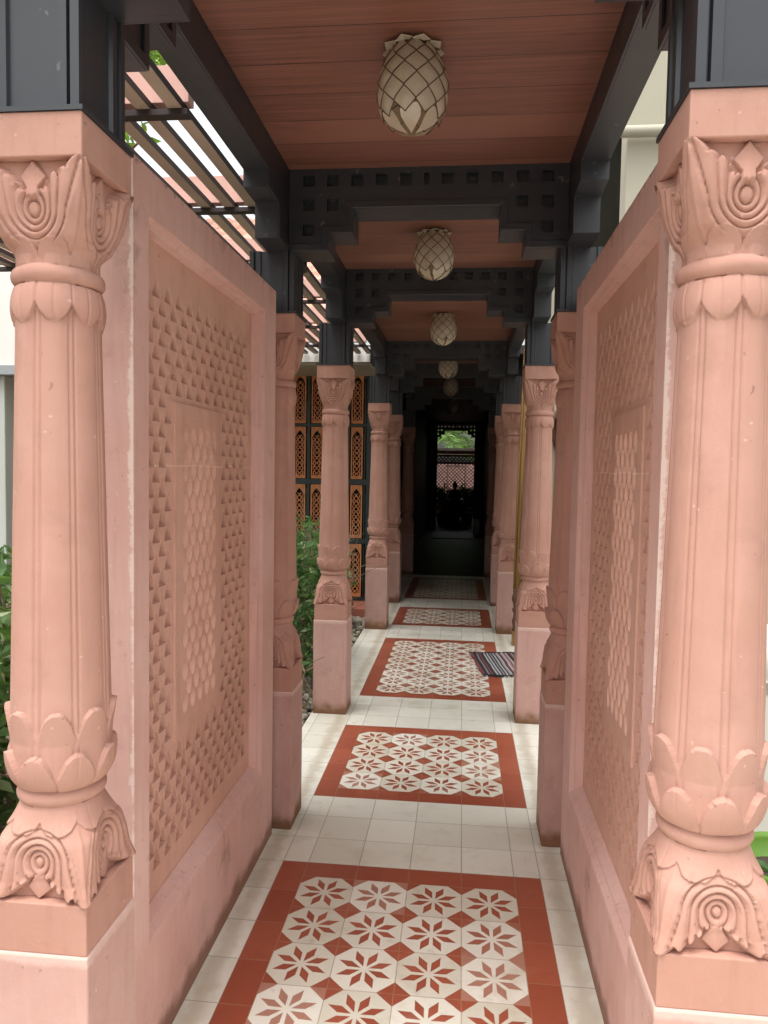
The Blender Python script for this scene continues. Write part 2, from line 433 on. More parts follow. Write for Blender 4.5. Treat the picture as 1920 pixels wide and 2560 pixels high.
# ------------------------------------------------------------------ carved columns
def g_(x, s): return np.exp(-(x/s)**2)
def sst(x, a, b):
    t = np.clip((x-a)/(b-a), 0, 1); return t*t*(3-2*t)
def relief(u, v, top=False):
    """lotus shells of one face: u -1..1 across, v 0 at the block, 1 at the neck"""
    au = np.abs(u); w = .02
    vc, k, rk, tip = (.56, 1.62, [.15, .28, .41, .545, .73], [.405, .335, .245, .165, .10]) if top else (.43, 1.80, [.115, .25, .385, .525, .69], [.275, .235, .16, .095, .035])
    dn = np.clip(vc-v, 0, 1)
    d_in = np.sqrt(au**2 + (.80*k*dn)**2); d_out = au/(1 + dn*(.62*sst(au, .40, .80)))
    wo = sst(au, .20, .46); d_lo = d_in*(1-wo) + d_out*wo
    d = np.where(v >= vc, np.sqrt(au**2 + ((v-vc)*k)**2), d_lo)
    edges = [0] + rk + [3.]
    lev = -.009 + .006*np.sqrt(np.clip(1-(d/rk[0])**2, 0, 1))*np.clip((v-tip[0])/.08, 0, 1)
    for r_ in rk: lev = lev + .0048*sst(d, r_-w, r_+w)
    for i in range(1, 5): # rounded shells
        tt = np.clip((d-edges[i])/(edges[i+1]-edges[i]), 0, 1); lev = lev - .0030*(2*tt-1)**4*((d >= edges[i]) & (d < edges[i+1]))
    for r_ in rk: lev = lev - .0065*g_(d-r_+.012, .018)
    tv = np.zeros_like(u); ub = [0, .13, .26, .40, .55, .72]
    for i in range(5):
        m = (au >= ub[i]) & (au < ub[i+1]); tt = np.clip((au-ub[i])/(ub[i+1]-ub[i]), 0, 1)*2-1
        tv = np.where(m, tip[i] + .05*tt**2, tv)
    c = au >= ub[-1]
    tv = np.where(c, .14*np.clip((.90-au)/.22, 0, 1)**1.6 - .015, tv)
    cover = sst(v, tv-.012, tv+.012)
    rec = -.024 + .014*np.clip(v/.4, 0, 1)
    vm = .19 if top else .12
    leaf = .30*np.where(v < vm, v/vm, np.maximum(1 - .6*(v-vm)/.13, .42))
    rec = rec + (.0115 - .004*au/.27)*sst(leaf-au, -.014, .014)
    h = rec*(1-cover) + lev*cover
    cl = .52 + .45*np.clip((.72-v)/.72, 0, 1)**.5                 # vein of the corner leaf
    c = d >= rk[-1]; h = h - np.where(c, .0028*g_(au-cl, .02), 0)*cover + np.where(c, .003*g_(au-1, .06), 0)
    return h
def colR(th, z):
    hsh = lambda i, k: np.mod(np.sin((i+1)*12.9898 + k*78.233)*43758.5453, 1) - .5
    i8 = np.floor(np.mod(th, 2*np.pi)/(np.pi/4)); i82 = np.floor(np.mod(th + np.pi/8, 2*np.pi)/(np.pi/4))
    z = z + .0007*np.sin(th*3 + z*31) + .0005*np.sin(th*7 - z*55 + 1.7)      # hand carved: nothing quite level
    t45 = np.mod(th, np.pi/4)/(np.pi/4)*2 - 1 + .05*hsh(i8, 3)
    t45 = np.clip(t45, -1, 1)
    t2 = np.mod(th + np.pi/8, np.pi/4)/(np.pi/4)*2 - 1
    a = np.abs(t45); a2 = np.abs(t2)
    phi = np.mod(th + np.pi/4, np.pi/2) - np.pi/4
    u = np.tan(phi)
    rs = .1085 - .0195*np.clip((z-1.0)/.80, 0, 1)
    r = rs*(1 - .014*a**2) - .0042*g_(a-.83, .05) + .0005
    # shaft foot: two rows of upright petals
    z1 = 1.004 + .007*hsh(i8, 1) + .064*(1-a**2.5)**.9; r1 = .100 + .0195*np.clip((z-.93)/.138, 0, 1)**1.3 - .003*g_(a-1, .06) - .0012*a**2
    r = np.where((z < z1) & (z > .91), np.maximum(r1, r), r)
    z2 = .925 + .006*hsh(i82, 2) + .059*(1-a2**2.4)**.9; q = np.clip((z-.908)/.076, 0, 1)
    r2 = .083 + .0385*np.sqrt(1-(1-q)**2.2) - .004*g_(a2-1, .05) - .0013*g_(t2, .035)
    r = np.where((z < z2) & (z > .908), r2, r)
    r = np.where((z >= z2) & (z < .935) & (z > .908), np.minimum(r, .083 + .0385*np.sqrt(1-(1-q)**2.2) - .005), r)
    # ring, lower
    r = np.where((z <= .908) & (z > .878), .0815 + .0150*np.sqrt(np.clip(1-((z-.893)/.0152)**2, 0, 1)), r)
    # base: hanging petals over a lotus that opens onto the block
    v = np.clip((z-.70)/.172, 0, 1)
    wv = np.interp(v, [0, .06, .2, .4, .62, .82, .94, 1], [.1035, .1010, .0965, .0965, .0970, .0900, .083, .080])
    n = np.interp(v, [0, .3, .7, 1], [9, 6, 3.0, 2.0])
    sq = wv/(np.abs(np.cos(th))**n + np.abs(np.sin(th))**n)**(1/n)
    rb = sq + relief(u, v)*np.interp(v, [0, .66, .82, 1], [1, 1, .35, .2])
    zh = .850 - .023*(1-a**2.8); rh = .0835 + .0175*np.clip((.878-z)/.050, 0, 1)**1.15 - .0035*g_(a-1, .06)
    r = np.where(z <= .878, np.where(z > zh, np.maximum(rh, rb+.0055), rb), r)
    # top of shaft: hanging petals, ring, upright petals, lotus under the abacus
    zt = 1.852 + .006*hsh(i8, 5) - .034*(1-a**2.4)
    bul = np.clip((1.893-z)/.073, 0, 1)
    rt = .0885 + .0085*np.sin(np.pi*np.clip(bul*1.05, 0, 1))**.6 + .004*bul - .0035*g_(a-1, .06) - .0022*g_(t45, .05)
    r = np.where((z > zt) & (z <= 1.893), rt, r)
    r = np.where((z > 1.893) & (z <= 1.927), .081 + .0165*np.sqrt(np.clip(1-((z-1.910)/.0172)**2, 0, 1)), r)
    v = np.clip((2.112-z)/.158, 0, 1)
    wv = np.interp(v, [0, .06, .2, .4, .62, .82, .94, 1], [.1035, .1015, .0985, .0975, .0955, .090, .082, .077])
    n = np.interp(v, [0, .3, .7, 1], [9, 6, 3.2, 2.1])
    sq = wv/(np.abs(np.cos(th))**n + np.abs(np.sin(th))**n)**(1/n)
    rc = sq + relief(u, v, True)*np.interp(v, [0, .85, 1], [1, 1, .3])
    zu = 1.948 + .027*(1-a**3); ru = .080 + .020*np.clip((z-1.927)/.047, 0, 1)**1.4 - .004*g_(a-1, .05)
    r = np.where(z > 1.927, np.where(z < zu, np.maximum(ru, np.minimum(rc+.004, ru+.008)), rc), r)
    return r*np.interp(z, [.70, .77, .85, 1.96, 2.05, 2.112], [1, .965, .89, .89, .965, 1])
def colpart(name, z0, z1, mat, parent, NT_=288, dz=.0022):
    nz = int((z1-z0)/dz); zs = np.linspace(z0, z1, nz); th = np.arange(NT_)/NT_*2*np.pi
    T, Z = np.meshgrid(th, zs); r = colR(T, Z)
    V = np.stack([r*np.cos(T), r*np.sin(T), Z], -1).reshape(-1, 3)
    i = np.arange(nz-1)[:, None]*NT_; j = np.arange(NT_)[None]; j2 = (j+1) % NT_
    Fq = np.stack([i+j, i+j2, i+NT_+j2, i+NT_+j], -1).reshape(-1, 4)
    me = bpy.data.meshes.new(name); me.from_pydata(V.tolist(), [], Fq.tolist() + [list(range(NT_-1, -1, -1)), list(range((nz-1)*NT_, nz*NT_))])
    return link(name, me, mat, parent, smooth=True)
CY = [1.433, 3.185, 4.715, 7.275, 8.775, 11.2]; CX = .636
side_txt = {-1: 'left', 1: 'right'}
clab = {
 (-1,0): 'carved pink sandstone column filling the left foreground, hedge behind it',
 (1,0): 'carved pink sandstone column filling the right foreground, green pot behind it',
 (-1,1): 'carved pink column mostly hidden behind the far end of the left pierced wall',
 (1,1): 'carved pink column mostly hidden behind the far end of the right pierced wall',
 (-1,2): 'carved pink column standing free on the left in front of the bush and carved screen',
 (1,2): 'carved pink column standing free on the right with the striped rug behind its foot',
 (-1,3): 'carved pink column on the left between the carved screen and the short floor panel',
 (1,3): 'carved pink column on the right beside the ochre wooden post',
 (-1,4): 'carved pink column on the left at the mouth of the dark passage',
 (1,4): 'carved pink column on the right at the mouth of the dark passage, half behind another',
 (-1,5): 'shadowed reddish column on the left inside the dark passage',
 (1,5): 'shadowed reddish column on the right inside the dark passage'}
plab = ['in the foreground', 'behind the far end of the pierced wall', 'standing free just past the pierced wall', 'third along past the pierced wall' , 'at the mouth of the dark passage', 'inside the dark passage']
plab[3] = 'before the short far floor panel'
c0 = empty('carved_column')
b = MB(); b.box(-.107, .107, -.107, .107, 0, .60); b.build('plinth', M['plaster'], c0, bevel=.005)
b = MB(); b.box(-.1035, .1035, -.1035, .1035, .60, .70); b.build('base_block', M['stone'], c0, bevel=.0025)
colpart('lotus_base', .70, .878, M['stone'], c0); colpart('shaft', .878, 1.893, M['stone'], c0); colpart('capital', 1.893, 2.112, M['stone'], c0)
b = MB(); b.box(-.1035, .1035, -.1035, .1035, 2.112, 2.192); b.build('abacus', M['stone'], c0, bevel=.0025)
# dark post on the abacus: stiles and grooves
q0 = empty('roof_post')
hw = .094; half = [(.046,.012),(.049,.004),(.068,.004),(.070,.016),(.075,.016),(.077,0.0)]
seq = [(-u_, d_) for u_, d_ in half[::-1]] + half
poly = []
for k in range(4):
    a_ = k*math.pi/2; ca, sa = math.cos(a_), math.sin(a_)
    for u_, d_ in [(-hw, 0)] + seq:
        x_, y_ = u_, -(hw - d_); poly.append((x_*ca - y_*sa, x_*sa + y_*ca))
b = MB(); b.prism(poly, .009, .2575); b.build('post_shaft', M['dark'], q0)
b = MB(); b.box(-.107, .107, -.107, .107, 0, .009); b.build('base_plate', M['dark'], q0)
for s in (-1, 1):
    for k, y in enumerate(CY):
        c = c0 if (s, k) == (-1, 0) else dup(c0); c.location = (s*CX, y, 0); c.rotation_euler = (0, 0, k*math.pi/2 if k else 0)
        tag(c, clab[s, k], 'column', 'carved columns along the walkway')
        q = q0 if (s, k) == (-1, 0) else dup(q0); q.location = (s*CX, y, 2.192)
        tag(q, 'dark square roof post on the %s column %s' % (side_txt[s], plab[k]), 'post', 'dark roof posts on the columns')

# ------------------------------------------------------------------ beams, ceilings, lamps
ZC = 2.78
def pz(x, e=0):
    x = abs(x); return (2.62 if x < .30+e else 2.52 if x < .40+e else 2.45) + e
def make_beam():
    o = empty('lattice_beam')
    hx = [0] + [s_*v for v in (.085, .185, .285, .385, .485) for s_ in (-1, 1)]; hh = .0235
    us = {-.568, .568}; vs = {2.45, 2.52, 2.62, ZC+.01}
    for e in (.0, .028):
        for v_ in (.30+e, .40+e): us |= {v_, -v_}
        vs |= {2.45+e, 2.52+e, 2.62+e}
    rows = [2.733, 2.635, 2.535]
    for x_ in hx:
        w_ = .010 if x_ == 0 else hh; us |= {x_-w_, x_+w_}
    for z_ in rows: vs |= {z_-hh, z_+hh}
    us = sorted(us); vs = sorted(vs)
    def hole(x, z):
        for i, zr in enumerate(rows):
            if abs(z-zr) < hh:
                for x_ in hx:
                    if abs(x-x_) < (.010 if x_ == 0 else hh):
                        return i == 0 or (i == 1 and abs(x_) > .33) or (i == 2 and abs(x_) > .44)
        return False
    for y0, y1 in ((-.080, -.062), (.062, .080)):
        b = MB(); b.cells(us, vs, lambda x, z: z > pz(x) and not hole(x, z), y0, y1, lambda a, c, d: (a, d, c)); b.build('lattice_panel', M['dark'], o)
    b = MB()
    b.cells(us, vs, lambda x, z: pz(x) < z < pz(x, .028), -.088, -.0805, lambda a, c, d: (a, d, c))
    b.cells(us, vs, lambda x, z: pz(x) < z < pz(x, .028), .0805, .088, lambda a, c, d: (a, d, c))
    b.build('moulding', M['dark'], o, bevel=.002)
    core = MB(); core.cells([-.568, -.416, -.316, .316, .416, .568], [2.4665, 2.5365, 2.6365, ZC+.01], lambda x, z: z > pz(x, .0164), -.045, -.035, lambda a, c, d: (a, d, c)); core.build('core_board', M['dark'], o)
    us3 = sorted(set(us) | {s_*v for v in (.316, .416) for s_ in (-1, 1)}); vs3 = sorted(set(vs) | {2.466, 2.536, 2.636})
    b = MB(); b.cells(us3, vs3, lambda x, z: pz(x) < z < pz(x, .016), -.0615, .0615, lambda a, c, d: (a, d, c)); b.build('soffit', M['dark'], o)
    return o
bm0 = make_beam()
blab = ['stepped black lattice beam above the camera end, over the two foreground columns',
        'stepped black lattice beam across the walkway at the far end of the pierced walls',
        'stepped black lattice beam behind the second shell lamp',
        'stepped black lattice beam behind the third shell lamp',
        'stepped black lattice beam at the mouth of the dark passage',
        'stepped black lattice beam inside the dark passage']
for k, y in enumerate(CY):
    o = bm0 if k == 0 else dup(bm0); o.location = (0, y, 0); tag(o, blab[k], 'beam', 'lattice beams across the walkway')
o = dup(bm0); [bpy.data.objects.remove(ch) for ch in list(o.children) if ch.name.startswith('core')]; o.location = (0, 20.0, 0); tag(o, 'stepped lattice beam over the bright opening at the far end of the passage', 'beam', 'lattice beams across the walkway')
bays = list(zip(CY[:-1], CY[1:]))
bayname = ['between the two pierced walls', 'just past the pierced walls', 'over the long floor panel and rug', 'over the short far floor panel', 'over the shaded floor panel']
def side_beam(s, ya, yb, lab):
    o = empty('side_beam', (s*.57, (ya+yb)/2, 0), label=lab, cat='beam', group='stepped side beams along the walkway')
    h_ = (yb-ya)/2; pa = h_ - .095
    def pf(y, e=0):
        d = pa - abs(y); return (2.45 if d < .17-e else 2.585 if d < .33-e else 2.65) + e
    us = {-h_, h_}; vs = {2.45, 2.585, 2.65, ZC+.01}
    for e in (0, .026):
        us |= {s_*(pa-v+e) for v in (.17, .33) for s_ in (-1, 1)}; vs |= {2.45+e, 2.585+e, 2.65+e}
    us = sorted(us); vs = sorted(vs)
    b = MB(); b.cells(us, vs, lambda y, z: z > pf(y), 0, .09*s, lambda a, c, d: (d, a, c)); b.build('beam_body', M['dark'], o)
    b = MB(); b.cells(us, vs, lambda y, z: pf(y) < z < pf(y, .026), -.008*s, -.0005*s, lambda a, c, d: (d, a, c)); b.build('moulding', M['dark'], o, bevel=.002)
for k, (ya, yb) in enumerate(bays):
    for s in (-1, 1): side_beam(s, ya, yb, 'stepped black side beam along the %s edge of the ceiling %s' % (side_txt[s], bayname[k]))
    b = MB(); h_ = (yb-ya)/2 - .082
    b.box(-.568, .568, -h_, h_, 0, .018)
    o = b.build('plank_ceiling', M['planks'], loc=(0, (ya+yb)/2, ZC)); tag(o, 'red brown timber plank ceiling ' + bayname[k], 'ceiling', 'plank ceiling bays')
b = MB(); b.box(-.66, .66, 1.2, 20.2, ZC+.03, ZC+.115); tag(b.build('walkway_roof', M['black']), 'dark roof slab covering the whole walkway above the planks', 'roof')

def make_lamp():
    o = empty('shell_lamp')
    prof = [(0, .062), (.030, .080), (.065, .094), (.100, .1015), (.135, .1015), (.168, .095), (.200, .081), (.235, .056)]
    pzs = np.array([p_[0] for p_ in prof]); prs = np.array([p_[1] for p_ in prof])
    rad = lambda d: float(np.interp(d, pzs, prs))
    N = 9; rows = [-.012, .016, .044, .075, .108, .142, .176, .206]
    sh = MB(); wr = MB()
    def P(i, j, out=0):
        a_ = (i + .5*(j % 2))/N*2*math.pi; d = rows[j]; r_ = (rad(max(d, 0)) + out); return Vector((r_*math.cos(a_), r_*math.sin(a_), -.012-d))
    for j in range(0, len(rows)-2):
        for i in range(N):
            o_ = j % 2; top = P(i, j); lft = P(i-1+o_, j+1) if True else None; rgt = P(i+o_, j+1); bot = P(i, j+2, .003)
            lft = lft*1.0; rgt = rgt*1.0
            K = 5; V = []; Fc = []
            for a_ in range(K+1):
                for c_ in range(K+1):
                    s_, t_ = a_/K, c_/K
                    p_ = top*(1-s_)*(1-t_) + lft*s_*(1-t_) + rgt*(1-s_)*t_ + bot*s_*t_
                    rr = Vector((p_.x, p_.y, 0)); d_ = -p_.z - .012; want = rad(min(max(d_, 0), .235))
                    bulge = .003*math.sin(math.pi*s_)*math.sin(math.pi*t_) + .0035*(s_*t_)
                    if rr.length > 1e-6: rr = rr.normalized()*(want + bulge)
                    V.append((rr.x, rr.y, p_.z))
            for a_ in range(K):
                for c_ in range(K): Fc.append((a_*(K+1)+c_, (a_+1)*(K+1)+c_, (a_+1)*(K+1)+c_+1, a_*(K+1)+c_+1))
            sh.add(V, Fc)
            idx = lambda a_, c_: Vector(V[a_*(K+1)+c_])
            e1 = [idx(K, c_) for c_ in range(K+1)]; e2 = [idx(a_, K) for a_ in range(K+1)]
            wr.tube(e1, .0018, 5); wr.tube(e2, .0018, 5)
            if j == 0:
                wr.tube([idx(a_, 0) for a_ in range(K+1)], .0013, 5); wr.tube([idx(0, c_) for c_ in range(K+1)], .0013, 5)
    # inner ring of petals that nearly closes the bottom
    for i in range(6):
        a_ = (i+.5)/6*2*math.pi; V = []
        for s_ in np.linspace(0, 1, 5):
            d = .185 + .052*s_; r_ = .074*(1-s_)**.6 + .012; wd = .030*math.sin(math.pi*(.25+.75*s_))
            for q_ in (-1, 0, 1):
                V.append((r_*math.cos(a_) - q_*wd*math.sin(a_), r_*math.sin(a_) + q_*wd*math.cos(a_), -.012-d))
        sh.add(V, [(r_*3+c_, r_*3+c_+1, r_*3+c_+4, r_*3+c_+3) for r_ in range(4) for c_ in range(2)])
    sh.build('shell_shade', M['shell'], o, smooth=True, fix=False); wr.build('wire_edging', M['bronze'], o)
    cr = MB()
    for i in range(9):
        a_ = (i+.3)/9*2*math.pi; u_ = Vector((math.cos(a_), math.sin(a_), 0)); t_ = Vector((-math.sin(a_), math.cos(a_), 0))
        pts = [u_*.050 + Vector((0,0,-.010)), u_*.074 + t_*.027 + Vector((0,0,-.014)), u_*.092 + Vector((0,0,-.012)), u_*.074 - t_*.027 + Vector((0,0,-.017))]
        cr.add(pts, [(0,1,2,3)]); cr.tube([pts[1], pts[2], pts[3]], .0012, 5)
    cr.build('crown_petals', M['shell'], o, fix=False)
    b = MB(); b.lathe([(.062, 0), (.062, -.012), (.055, -.016)][::-1], 24); b.build('ceiling_plate', M['bronze'], o)
    return o
lp0 = make_lamp()
llab = ['large shell pineapple lamp nearest the viewer, on the ceiling between the pierced walls',
        'second shell pineapple lamp from the viewer, seen under the first lattice beam',
        'third shell pineapple lamp, smaller, over the long floor panel',
        'fourth shell pineapple lamp, over the short far floor panel',
        'fifth shell pineapple lamp, dim at the mouth of the dark passage']
for k, y in enumerate((2.245, 3.93, 5.96, 8.05, 9.95)):
    o = lp0 if k == 0 else dup(lp0); o.location = (0, y, ZC); o.rotation_euler = (0, 0, .4*k); tag(o, llab[k], 'lamp', 'shell ceiling lamps')
o = dup(lp0); o.location = (0, 13, ZC); tag(o, 'last shell pineapple lamp, almost lost in the dark of the passage', 'lamp', 'shell ceiling lamps')

# ------------------------------------------------------------------ pierced stone walls
def jali_cells(mb, y0, z0, py, pzh, ny, nz, skip, d0, d1, hy, hz, pw, taper=.0):
    """staggered pierced lattice in the local (y,z) plane; d = depth"""
    SE = [(0,-1), (.42,-.80), (.76,-.51), (.90,-.22), (1,0)]
    mir = lambda L: [(-x, y) for x, y in L][::-1]
    SW = mir(SE); NE = [(x+1, y+1) for x, y in SW][::-1]; NE = sorted(NE, key=lambda p: p[1]); NW = mir(NE)
    quad = {(1,-1): SE, (1,1): NE, (-1,1): NW, (-1,-1): SW}
    D = SE[:-1] + NE[:-1] + NW[:-1] + SW[:-1]
    if hy is None:                                   # pointed arch on a flat sill
        wf = lambda z: .64*(1-((z+.52)/1.36)**1.4)
        hE = [(wf(z), z) for z in (0, .25, .48, .67)] + [(0, .84)]; hS = [(0,-.52), (.35,-.52), (.635,-.515), (wf(-.24),-.24), (wf(0),0)]
        Hh = hS[:-1] + hE[:-1] + mir(hE)[:-1] + mir(hS)[:-1]; hy, hz = py/2, pzh/2
    else:
        D = []; Hh = []
        for q_ in range(4):
            for i in range(4):
                a_ = (q_ - 1 + i/4)*math.pi/2; c_, s_ = math.cos(a_), math.sin(a_); k = abs(c_)+abs(s_); D.append((c_/k, s_/k)); k = (abs(c_)**pw + abs(s_)**pw)**(1/pw); Hh.append((c_/k, s_/k))
        quad = {(1,-1): [(0,-1),(1,0)], (1,1): [(1,0),(0,1)], (-1,1): [(0,1),(-1,0)], (-1,-1): [(-1,0),(0,-1)]}
    n = len(D)
    for i in range(0, 2*ny+1):
        for j in range(0, 2*nz+1):
            if (i+j) % 2: continue
            yc, zc = y0 + i*py/2, z0 + j*pzh/2
            if skip(i, j) == 2: continue
            on_y = i in (0, 2*ny); on_z = j in (0, 2*nz); part = skip(i, j) == 1
            if on_y or on_z or part:
                # solid half cells along an edge
                for sy in (-1, 1):
                    for sz in (-1, 1):
                        yy, zz = yc + sy*py/4, zc + sz*pzh/4
                        if not (y0 < yy < y0+ny*py and z0 < zz < z0+nz*pzh): continue
                        if part and skip_pt(yy, zz): continue
                        cv = [(yc, zc)] + [(yc+a_*py/2, zc+c_*pzh/2) for a_, c_ in quad[sy, sz]]; nn = len(cv)
                        for d in (d0, d1): mb.add([(d, a_, c_) for a_, c_ in cv], [tuple(range(nn))])
                continue
            V = []
            for a_, c_ in D: V.append((d0, yc+a_*py/2, zc+c_*pzh/2))
            for a_, c_ in Hh: V.append((d0, yc+a_*hy, zc+c_*hz))
            for a_, c_ in Hh: V.append((d1, yc+a_*hy*(1-taper), zc+c_*hz*(1-taper)))
            for a_, c_ in D: V.append((d1, yc+a_*py/2, zc+c_*pzh/2))
            Fc = []
            for k in range(3):
                for q_ in range(n): Fc.append((k*n+q_, k*n+(q_+1) % n, (k+1)*n+(q_+1) % n, (k+1)*n+q_))
            mb.add(V, Fc)
JY0, JZ0, JP, JNY, JNZ = 1.82, .42, .082, 12, 20
CI0, CI1, CJ0, CJ1 = 6, 16, 8, 32     # centre panel in half steps
CY0, CY1, CZ0, CZ1 = JY0+CI0*JP/2, JY0+CI1*JP/2, JZ0+CJ0*JP/2, JZ0+CJ1*JP/2
def skip_pt(y, z): return CY0 < y < CY1 and CZ0 < z < CZ1
def skip_main(i, j):
    if CI0 < i < CI1 and CJ0 < j < CJ1: return 2
    if CI0 <= i <= CI1 and CJ0 <= j <= CJ1: return 1
    return 0
def make_wall():
    o = empty('jali_wall')
    # local frame: x=0 is the face towards the walkway, +x goes outwards
    b = MB()
    OY0, OY1, OZ0, OZ1 = 1.78, 2.857, .332, 2.155
    Y0, Y1, Z1 = 1.69, 3.03, 2.268
    rings = [(Y0, Y1, 0, Z1, 0), (OY0, OY1, OZ0, OZ1, 0), (OY0+.002, OY1-.002, OZ0+.012, OZ1-.003, .018), (OY0+.012, OY1-.012, OZ0+.020, OZ1-.013, .021),
             (OY0+.016, OY1-.016, OZ0+.036, OZ1-.018, .046), (OY0+.016, OY1-.016, OZ0+.036, OZ1-.018, .125), (OY0, OY1, OZ0, OZ1, .145), (Y0, Y1, 0, Z1, .145)]
    V = []; Fc = []
    for ya, yb, za, zb, d in rings: V += [(d, ya, za), (d, yb, za), (d, yb, zb), (d, ya, zb)]
    for k in range(len(rings)-1):
        for q_ in range(4): Fc.append((k*4+q_, k*4+(q_+1) % 4, (k+1)*4+(q_+1) % 4, (k+1)*4+q_))
    for q_ in range(4): Fc.append((7*4+q_, 7*4+(q_+1) % 4, (q_+1) % 4, q_))
    b.add(V, Fc); b.build('wall_frame', M['wallplaster'], o, bevel=.003)
    b = MB()
    jali_cells(b, JY0, JZ0, JP, JP, JNY, JNZ, skip_main, .050, .125, None, None, 1)
    # flat margins round the pierced field
    A0, A1, B0, B1 = OY0+.016, OY1-.016, OZ0+.036, OZ1-.018
    E0, E1, G0, G1 = JY0, JY0+JNY*JP, JZ0, JZ0+JNZ*JP
    for ya, yb, za, zb in ((A0, A1, B0, G0), (A0, A1, G1, B1), (A0, E0, G0, G1), (E1, A1, G0, G1)):
        for d in (.050, .125): b.add([(d, ya, za), (d, yb, za), (d, yb, zb), (d, ya, zb)], [(0,1,2,3)])
    b.build('pierced_screen', M['jali'], o, fix=False)
    # centre panel: flat band and a tighter pierced field
    b = MB(); mw_ = .045
    y0, y1, z0, z1 = CY0, CY1, CZ0, CZ1
    iy0, iy1, iz0, iz1 = y0+mw_, y1-mw_, z0+mw_, z1-mw_
    ny, nz = 5, 9
    jali_cells(b, iy0, iz0, (iy1-iy0)/ny, (iz1-iz0)/nz, ny, nz, lambda i, j: 0, .0445, .072, .0215, .035, 1.7, .12)
    for ya, yb, za, zb in ((y0, y1, z0, iz0), (y0, y1, iz1, z1), (y0, iy0, iz0, iz1), (iy1, y1, iz0, iz1)):
        for d in (.0445, .072): b.add([(d, ya, za), (d, yb, za), (d, yb, zb), (d, ya, zb)], [(0,1,2,3)])
    V = [(d, *p_) for d in (.0445, .072) for p_ in ((y0, z0), (y1, z0), (y1, z1), (y0, z1))]
    b.add(V, [(q_, (q_+1) % 4, 4+(q_+1) % 4, 4+q_) for q_ in range(4)])
    b.build('centre_panel', M['jali'], o, fix=False)
    return o
w0 = make_wall(); w0.location = (.60, 0, 0); tag(w0, 'pink wall with a pierced sandstone screen on the right of the walkway', 'wall', 'pierced stone walls')
w1 = dup(w0); w1.location = (-.60, 0, 0); w1.scale = (-1, 1, 1); tag(w1, 'pink wall with a pierced sandstone screen on the left of the walkway, pergola slats above it', 'wall', 'pierced stone walls')

# ------------------------------------------------------------------ dark passage and its far end
b = MB()
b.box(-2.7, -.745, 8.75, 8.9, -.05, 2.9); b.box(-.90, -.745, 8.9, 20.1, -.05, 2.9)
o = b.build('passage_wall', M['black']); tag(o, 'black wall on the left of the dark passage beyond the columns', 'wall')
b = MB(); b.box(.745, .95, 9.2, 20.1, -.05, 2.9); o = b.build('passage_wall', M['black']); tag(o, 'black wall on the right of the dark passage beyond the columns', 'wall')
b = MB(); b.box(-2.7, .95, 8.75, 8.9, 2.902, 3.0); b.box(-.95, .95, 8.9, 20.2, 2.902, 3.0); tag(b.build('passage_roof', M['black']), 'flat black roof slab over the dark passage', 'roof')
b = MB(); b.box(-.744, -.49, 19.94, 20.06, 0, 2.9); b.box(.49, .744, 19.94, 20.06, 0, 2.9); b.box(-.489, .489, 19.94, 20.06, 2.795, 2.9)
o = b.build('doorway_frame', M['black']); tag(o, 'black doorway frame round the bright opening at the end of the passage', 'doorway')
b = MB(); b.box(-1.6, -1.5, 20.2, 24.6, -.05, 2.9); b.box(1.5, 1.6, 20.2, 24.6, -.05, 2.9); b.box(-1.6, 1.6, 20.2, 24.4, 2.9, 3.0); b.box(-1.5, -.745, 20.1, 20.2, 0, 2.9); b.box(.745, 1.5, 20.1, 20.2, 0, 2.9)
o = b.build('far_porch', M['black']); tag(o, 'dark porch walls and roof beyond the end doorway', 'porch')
b = MB(); b.box(-.50, .50, 17.15, 17.27, .002, .018); tag(b.build('threshold', M['marble'], bevel=.004), 'thin pale marble threshold strip across the dark passage floor', 'threshold')
b = MB(); b.box(.47, .62, 18.2, 18.9, 0, .02); b.box(.47, .62, 18.2, 18.9, .02, .36); tag(b.build('low_step', M['marble'], bevel=.01), 'low pale block on the right of the dark passage', 'block')
# far pierced wall with eave
fj = empty('pierced_garden_wall', (0, 25.0, 0), label='backlit pink pierced garden wall seen through the doorway at the far end', cat='wall')
def keepj(x, z):
    if abs(x) > 1.6: return True
    if z < .55 or z > 2.05: return True
    if abs(z-1.82) < .022 or abs(abs(x+.02)-.29) < .02 and z < 1.72 or abs(z-1.72) < .02 and abs(x+.02) < .29: return True
    p_ = .118; a_ = (x/p_) % 1 - .5; c_ = (z/p_) % 1 - .5
    e1 = abs(a_)+abs(c_); a2 = abs(abs(a_)-.5); c2 = abs(abs(c_)-.5); e2 = a2+c2
    return not (e1 < .29 or e2 < .29)
b = MB(); b.cells(list(np.linspace(-1.7, 1.7, 243)), list(np.linspace(0, 2.1, 150)), keepj, 0, .03, lambda a_, c_, d: (a_, d, c_)); b.build('pierced_panel', M['backlit_stone'], fj)
b = MB(); b.box(-1.9, 1.9, -.25, .25, 2.12, 2.18); b.box(-1.9, 1.9, -.35, .35, 2.18, 2.22); b.build('coping', M['pinkbeam'], fj); 
b = MB(); b.box(-2.0, 2.0, -.42, .42, 2.222, 2.30); b.build('eave', M['slat'], fj)
b = MB(); b.box(-6, 6, 27.0, 27.2, -.05, 1.80); o = b.build('garden_wall', M['pinkbeam']); tag(o, 'plain pink garden wall glimpsed through the far pierced wall', 'wall')
